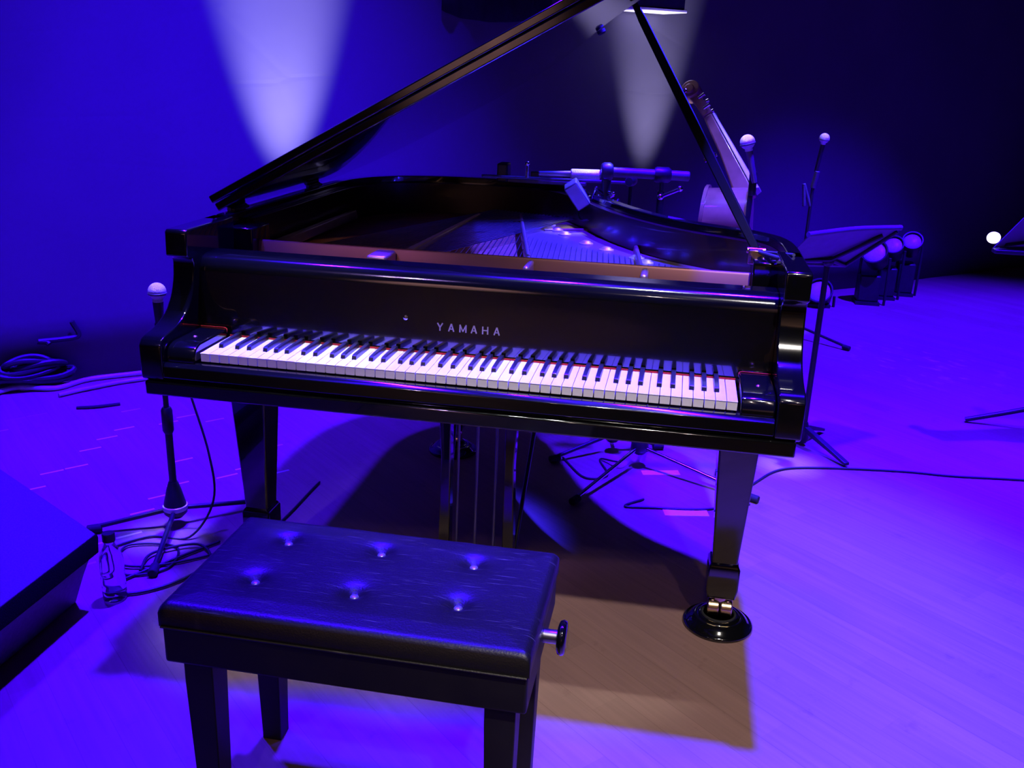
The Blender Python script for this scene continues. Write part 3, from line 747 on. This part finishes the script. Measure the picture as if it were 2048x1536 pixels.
# cable across the floor on the right
cb_ = B().tube([(.72, 1.12, .005), (.81, 1.29, .005), (.911, 1.436, .005), (1.063, 1.495, .005), (1.361, 1.541, .005), (1.55, 1.545, .005), (1.80, 1.575, .005), (2.3, 1.62, .005)], .0045, 8, 8)
tag(cb_.build('cable', M['cable'], loc=(1.4, 1.5, 0)), 'thin dark cable lying across the floor right of the piano', 'cable')
cb_ = B().tube([(.42, 1.05, .005), (.36, .98, .005), (.45, .99, .005), (.62, 1.02, .005), (.78, 1.10, .005)], .004, 8, 8)
tag(cb_.build('cable', M['cable'], loc=(.5, 1.02, 0)), 'dark cable curving over the floor under the piano', 'cable')
cb_ = B().tube([(.10, 1.34, .005), (.20, 1.18, .005), (.28, 1.22, .005), (.24, 1.36, .005), (.32, 1.30, .03), (.36, 1.36, .06)], .0036, 8, 8)
tag(cb_.build('cable', M['cable'], loc=(.25, 1.3, 0)), 'tangled dark cable round the boom stand feet behind the piano', 'cable')
# pale strips lying on the floor behind the right leg
tag(B().box(-.075, .075, -.022, .022, 0, .002, Matrix.Translation((.565, .985, 0)) @ Matrix.Rotation(math.radians(12), 4, 'Z')).build('floor_strip', M['white_strip'], smooth=0), 'white strip on the floor beside the front right piano leg', 'floor strip')
tag(B().box(-.07, .07, -.02, .02, 0, .002, Matrix.Translation((.47, 1.30, 0)) @ Matrix.Rotation(math.radians(15), 4, 'Z')).build('floor_strip', M['white_strip'], smooth=0), 'white strip on the floor under the boom stand hub', 'floor strip')

# ------------------------------------------------------------------ double bass behind the piano
bass = thing('double_bass', (.95, 3.1, 0), 'double bass leaning behind the piano with its scroll up left', 'double bass')
heel = V(.770, 3.02, .862); top = V(.562, 3.30, 1.20)
vw = V(.09, .98, -.10).normalized()
ax = (top-heel).normalized()
fr = vw.cross(ax); fr = (fr if fr.x > 0 else -fr).normalized()      # belly / fingerboard side, to the right
sd = ax.cross(fr).normalized()
def bp(a, f_, s): return heel + ax*a + fr*f_ + sd*s
nl = (top-heel).length
def slab(sec, name, m_, **k):
    return B().loft([[bp(a, f0, -w_), bp(a, f0, w_), bp(a, f1, w2), bp(a, f1, -w2)] for a, f0, f1, w_, w2 in sec]).build(name, m_, bass, **k)
slab(((-.06, -.085, .03, .030, .036), (.02, -.060, .03, .027, .036), (nl*.5, -.042, .022, .020, .028), (nl, -.034, .014, .018, .022)), 'neck', M['bass_wood'], bevel=.010, seg=3, smooth=60)
slab(((-.045, .033, .062, .044, .028), (0, .030, .056, .040, .026), (nl*.5, .022, .042, .031, .022), (nl*.985, .014, .028, .022, .018)), 'fingerboard', M['fingerboard'], bevel=.004, smooth=60)
slab(((nl, -.036, .020, .024, .022), (nl+.08, -.042, .012, .028, .022), (nl+.16, -.058, -.012, .024, .020)), 'pegbox', M['bass_wood'], bevel=.006)
B().cyl(bp(nl+.185, -.030, -.040), bp(nl+.185, -.030, .040), .050, n=24).cyl(bp(nl+.182, -.034, -.052), bp(nl+.182, -.034, .052), .028, n=20).build('scroll', M['bass_wood'], bass, bevel=.006, seg=3)
for k in range(4):
    a = nl + .02 + .036*k; s = 1 if k % 2 else -1
    B().cyl(bp(a, 0, s*.018), bp(a, .006, s*.058), .006, n=10).cyl(bp(a, .026, s*.062), bp(a, -.012, s*.056), .011, .008, 10).build('tuning_peg', M['chrome'], bass)
bax = V(.06, -.14, -1).normalized()
bfr = (fr - bax*fr.dot(bax)).normalized(); bsd = bax.cross(bfr).normalized()
o0 = heel + fr*.01
def bodypt(a, f_, s): return o0 + bax*a + bfr*f_ + bsd*s
prof = [(0, .03), (.012, .10), (.035, .16), (.09, .215), (.17, .24), (.26, .215), (.34, .175), (.40, .17), (.47, .20), (.55, .27), (.63, .305), (.70, .295), (.745, .24), (.775, .13), (.785, .03)]
side = spline([V(a, w_, 0) for a, w_ in prof], 4)
ring = [(p.x, p.y) for p in side] + [(p.x, -p.y) for p in reversed(side)]
def dep(a): return .205 + .03*min(1, a/.30)
B().loft([[bodypt(a, -dep(a)+.02, s) for a, s in ring], [bodypt(a, .010, s) for a, s in ring]]).build('body', M['bass_wood'], bass, smooth=40)
B().loft([[bodypt(a-.010*(a < .3), .010, s*1.05) for a, s in ring], [bodypt(a-.010*(a < .3), .026, s*1.05) for a, s in ring]]).build('belly', M['bass_belly'], bass, smooth=40)
B().loft([[bodypt(a-.016*(a < .3), -dep(a)+.004, s*1.04) for a, s in ring], [bodypt(a-.016*(a < .3), -dep(a)+.021, s*1.04) for a, s in ring]]).build('back', M['bass_belly'], bass, smooth=40)
for k in range(4):
    s = (k-1.5)*.010
    B().cyl(bp(nl*.98, .032, s*.8), bodypt(.56, .15, s*1.8), .0016, n=6).build('string', M['steel'], bass)
B().loft([[bodypt(.56, .024, -.06), bodypt(.575, .024, -.06), bodypt(.575, .024, .06), bodypt(.56, .024, .06)], [bodypt(.564, .150, -.035), bodypt(.571, .150, -.035), bodypt(.571, .150, .035), bodypt(.564, .150, .035)]]).build('bridge', M['spruce'], bass, bevel=.002)
ep = bodypt(.78, -.08, 0)
B().cyl(ep, (ep.x+.02, ep.y-.01, .0), .006, n=10).build('endpin', M['steel'], bass)

# ------------------------------------------------------------------ floor lamps at the back right
def par(p, d, r, label):
    t = thing('floor_lamp', (p[0], p[1], 0), label, 'stage lamp', 'round stage lamps on the floor at the back')
    p = V(p); d = V(d).normalized()
    B().lathe([(r*.55, -.16), (r*.9, -.12), (r*1.05, -.02), (r*1.12, .02), (r*1.12, .03), (r*1.0, .03), (r*.98, .005), (0, .005)], p, axis=d, n=24).build('housing', M['par_body'], t, smooth=50)
    B().lathe([(r*.97, .006), (r*.8, .018), (r*.4, .026), (0, .028)], p, axis=d, n=24).build('lens', M['par_lens'], t, smooth=70)
    s = d.cross(V(0, 0, 1)).normalized()
    b = B()
    for k in (-1, 1):
        b.tube([p + s*k*r*1.2 - d*.05, V(p.x, p.y, .03) + s*k*r*1.2 - d*.07, V(p.x, p.y, .012) + s*k*r*.9 - d*.08], .009, 8, 4)
    b.box(p.x-r, p.x+r, p.y-.02, p.y+.16, 0, .02).build('bracket', M['par_body'], t)
    if p.z > .2: B().box(p.x-r*.9, p.x+r*.9, p.y+.0, p.y+.13, .021, p.z-.15).build('ballast', M['par_body'], t, bevel=.01)
    return t
par((1.72, 4.42, .345), (-.35, -.75, .55), .075, 'left lamp of the three round stage lamps by the back curtain')
par((1.87, 4.62, .365), (-.25, -.75, .6), .060, 'middle lamp of the three round stage lamps by the back curtain')
par((2.02, 4.78, .375), (-.15, -.75, .6), .060, 'right lamp of the three round stage lamps by the back curtain')
par((1.385, 4.25, .10), (-.2, -.8, .55), .075, 'low lone stage lamp behind the music stand pole')

# ------------------------------------------------------------------ left: monitor wedge, water bottle, cables at the backdrop
mon = thing('stage_monitor', (-1.25, -.35, 0), 'black wedge stage monitor lit blue at the left edge', 'monitor')
y0, y1 = -.62, .030
B().py([(-.975, .200), (-1.42, .475), (-1.50, .46), (-1.62, .0), (-1.045, .0), (-1.01, .09), (-.985, .145)], y0, y1).build('cabinet', M['monitor_side'], mon, bevel=.004)
B().loft([[V(-.968, y, .2065), V(-1.415, y, .4815), V(-1.409, y, .489), V(-.962, y, .214)] for y in (y0-.002, y1+.002)]).build('grille', M['monitor'], mon, bevel=.003)
B().py([(-.962, .215), (-.958, .205), (-.962, .160), (-.985, .146), (-.988, .150), (-.978, .200)], y0-.004, y1+.004).build('trim', M['monitor_trim'], mon, bevel=.002)
bot = thing('water_bottle', (-.955, .07, 0), 'clear plastic water bottle with black cap beside the monitor', 'bottle')
c = (-.955, .070, 0)
R_ = .031
prof = [(0, .004), (R_*.7, .0), (R_, .008), (R_, .030), (R_*.95, .034), (R_, .038), (R_, .072), (R_*.94, .077), (R_, .082), (R_, .118), (R_*.92, .135), (R_*.62, .155), (.0135, .168), (.0135, .180), (0, .180)]
B().lathe(prof, c, n=32).build('bottle_body', M['glass'], bot, smooth=60)
B().lathe([(0, .176), (.0165, .176), (.0165, .196), (.015, .199), (0, .199)], c, n=28).build('cap', M['cap'], bot, smooth=40)

cb_ = B().tube([wallpt(-.9, .012, -.10), wallpt(-.32, .012, -.07), wallpt(-.17, .02, -.05), wallpt(-.02, .012, -.10), wallpt(.12, .012, -.03), wallpt(.34, .012, -.03), wallpt(.9, .012, -.05)], .011, 10, 8)
tag(cb_.build('backdrop_cable', M['pale_cable'], loc=(-2.2, 1.5, 0)), 'pale thick cable along the foot of the backdrop at left', 'cable')
cb_ = B().tube([wallpt(-.02, .012, -.20), wallpt(.10, .012, -.16), wallpt(.34, .012, -.12), wallpt(.9, .012, -.15)], .009, 10, 8)
tag(cb_.build('backdrop_cable', M['pale_cable'], loc=(-2.1, 1.5, 0)), 'second pale cable lying in front of the backdrop foot', 'cable')
hp = B()
for k in range(6):
    cc = wallpt(-.10 + .03*math.sin(k*2.0), .050+.016*k, -.045)
    pts = [cc + WD*(.15-.012*k)*math.cos(a) + WN*.035*math.sin(a) + V(0, 0, .012*math.sin(2*a+k)) for a in [2*PI*i/14 for i in range(15)]]
    hp.tube(pts, .012, 8, 4)
tag(hp.build('cable_coil', M['cable'], loc=wallpt(-.1, 0, -.05)), 'dark coil of cable heaped against the foot of the backdrop', 'cable coil')
cb_ = B().tube([wallpt(-.02, .19, -.022), wallpt(-.03, .20, -.014), wallpt(-.06, .205, -.012), wallpt(.03, .205, -.012), wallpt(.10, .215, -.012), wallpt(.08, .28, -.012)], .012, 8, 6)  # dark tube shaped in place of a shadow on the backdrop
tag(cb_.build('shadow_tube', M['cable'], loc=wallpt(0, 0, -.02)), 'short dark tube standing in for a shadow on the backdrop above the coil', 'cable')
tag(B().tube([(-1.93, 1.33, .006), (-1.86, 1.36, .008), (-1.79, 1.42, .006)], .007, 8).build('cable', M['cable'], loc=(-1.86, 1.36, 0)), 'short dark cable piece on the floor near the pale cable', 'cable')

# ------------------------------------------------------------------ things hung on the backdrop
hb = thing('hung_box', tuple(wallpt(3.06, 1.72, -.15)), 'dark box hung on the backdrop with uplight painted white on its underside', 'box')
pts = lambda s0, s1, o0_, o1_: [(wallpt(s0, 0, o0_).x, wallpt(s0, 0, o0_).y), (wallpt(s1, 0, o0_).x, wallpt(s1, 0, o0_).y), (wallpt(s1, 0, o1_).x, wallpt(s1, 0, o1_).y), (wallpt(s0, 0, o1_).x, wallpt(s0, 0, o1_).y)]
B().pz(pts(2.86, 3.225, -.20, -.01), 1.728, 2.1).build('housing', M['box'], hb, bevel=.004)
B().pz(pts(2.85, 3.235, -.21, -.01), 1.712, 1.727).build('underside', M['box_uplit'], hb, bevel=.003)
sw = B()
NS = 40
top_ = []; bot_ = []
rows = []
for k in range(9):
    r_ = []
    for i in range(NS+1):
        t = i/NS; s = 1.86 + .62*t
        sag = 1.655 - .05*math.sin(PI*t)**.6 + .02*t
        z = sag + (2.3-sag)*k/8
        r_.append(sw.bm.verts.new(wallpt(s, z, -.03 - .018*math.sin(t*26+k*.3)*(1-k/10))))
    rows.append(r_)
for k in range(8):
    for i in range(NS):
        sw.face([rows[k][i], rows[k][i+1], rows[k+1][i+1], rows[k+1][i]])
so = sw.build('dark_sheet', M['hung_sheet'], loc=tuple(wallpt(2.2, 1.6, -.03)), smooth=180)  # wavy black sheet in front of the upper backdrop
so.modifiers.new('thick', 'SOLIDIFY').thickness = .004
tag(so, 'dark wavy sheet on the backdrop above the raised lid', 'cloth')

# ------------------------------------------------------------------ lights
def spot(name, loc, target, energy, col, angle, blend=.4, size=.06):
    l = bpy.data.lights.new(name, 'SPOT'); l.energy = energy; l.color = col; l.spot_size = math.radians(angle); l.spot_blend = blend; l.shadow_soft_size = size
    o = bpy.data.objects.new(name, l); COL.objects.link(o); o.location = loc
    o.rotation_euler = (V(target)-V(loc)).to_track_quat('-Z', 'Y').to_euler()
    return o
BLUE = (.029, .0006, 1.0)
spot('truss_or_added_lamp', (.85, .70, 5.0), (1.5, .7, 0), 9500, BLUE, 50, .8, .1)
spot('truss_or_added_lamp', (-.30, 1.10, 5.0), (-.9, 1.2, 0), 8500, BLUE, 56, .8, .1)
spot('truss_or_added_lamp', (-1.9, .85, 5.0), (-1.4, .6, 0), 2600, BLUE, 60, .5, .1)
spot('truss_or_added_lamp', (2.6, 2.4, 5.0), (2.5, 2.9, 0), 9500, BLUE, 58, .6)
spot('truss_or_added_lamp', (2.05, 1.95, 5.0), (.06, .80, .9), 15000, (.020, .013, 1.0), 11, .5)
spot('truss_or_added_lamp', (.9, 2.5, 5.2), (.70, 3.0, 1.0), 1900, (.13, .10, 1.0), 11, .8)
spot('truss_or_added_lamp', (-.2, 1.9, 5.0), (.67, 1.6, 1.17), 1400, (.62, .58, 1.0), 2.6, .5)
spot('truss_or_added_lamp', (-1.0, .9, 5.0), (-1.012, .50, .75), 900, (.62, .55, 1.0), 2.6, .6)  # spot added to whiten the left microphone, no known lamp
spot('truss_or_added_lamp', (1.3, 2.8, 5.0), (1.173, 3.42, 1.12), 900, (.62, .55, 1.0), 2.2, .6)  # spot added to whiten the far microphone, no known lamp
spot('truss_or_added_lamp', (.9, 2.8, 5.0), (.14, 1.245, 1.07), 2600, (.62, .60, 1.0), 2.0, .6)  # spot added to brighten the pencil microphone, no known lamp
# curtain wash, brightest at the left
spot('wash_lamp', (-1.6, -1.2, 4.6), tuple(wallpt(-.6, 1.0, 0)), 420, (.025, 0, 1), 70, .9)
# uplights standing on the floor at the foot of the backdrop
for s, e in ((1.07, 1500), (3.19, 640)):
    p = wallpt(s, .08, -.30)
    spot('uplight', tuple(p), tuple(wallpt(s+.01, 2.1, .015)), e, (.57, .49, 1.0), 26, 1.0, .02)
# house lights in the auditorium, plus spots added for the keys and piano interior
def house_or_added(loc, target, e, ang, col=(1.0, .74, .66)):
    spot('house_or_added_lamp', loc, target, e, col, ang, .8, .07)
house_or_added((-2.0, -4.2, 4.6), (-.2, -.7, .3), 25, 26)
house_or_added((.3, -4.6, 4.8), (.5, -.7, .3), 45, 26)
house_or_added((2.2, -4.0, 4.6), (1.1, -.8, .3), 110, 30)
house_or_added((.6, -3.6, 4.6), (-.45, -4.9, 0), 420, 24)
house_or_added((1.2, -2.6, 4.7), (.70, -.12, .5), 640, 27, (1.0, .92, .86))
house_or_added((-.2, -3.6, 3.4), (-.36, .80, .92), 170, 8, (1.0, .58, .36))  # added warm spot that browns the left piano interior
for x_, e_ in ((-.47, 900), (-.10, 560), (.32, 330)):  # added overhead spots that whiten the key tops, not auditorium lights
    house_or_added((x_, -.12, 4.9), (x_, .085, .75), e_, 9, (.95, 1.0, .9))
house_or_added((-1.6, -3.6, 4.4), (-.42, .0, .78), 330, 11, (.46, .27, 1.0))  # added lavender spot that brightens the left key fronts
house_or_added((-2.2, -5.6, 4.6), (-2.3, -8.8, 2.3), 4200, 36, (1.0, .72, .95))
house_or_added((3.0, -6.5, 5.0), (2.4, -8.8, 3.0), 700, 46)
W_ = bpy.data.worlds.new('World'); S.world = W_; W_.use_nodes = True
W_.node_tree.nodes['Background'].inputs[0].default_value = (.10, .02, 1, 1)
W_.node_tree.nodes['Background'].inputs[1].default_value = .004

# ------------------------------------------------------------------ camera
cd = bpy.data.cameras.new('camera'); cam = bpy.data.objects.new('camera', cd); COL.objects.link(cam)
yaw, pitch, roll = -.1716, -.3259, .0356
F = V(math.sin(yaw)*math.cos(pitch), math.cos(yaw)*math.cos(pitch), math.sin(pitch))
R0 = V(math.cos(yaw), -math.sin(yaw), 0); U0 = R0.cross(F)
R1 = R0*math.cos(roll) + U0*math.sin(roll); U1 = U0*math.cos(roll) - R0*math.sin(roll)
m_ = Matrix((R1, U1, -F)).transposed().to_4x4(); m_.translation = V(.4575, -1.911, 1.3952)
cam.matrix_world = m_
cd.sensor_width = 36; cd.lens = 36*1861.76/2048; cd.clip_start = .05; cd.clip_end = 100
S.camera = cam
S.view_settings.view_transform = 'Standard'; S.view_settings.look = 'None'
S.view_settings.exposure = 0; S.view_settings.gamma = 1
S.view_settings.use_curve_mapping = False
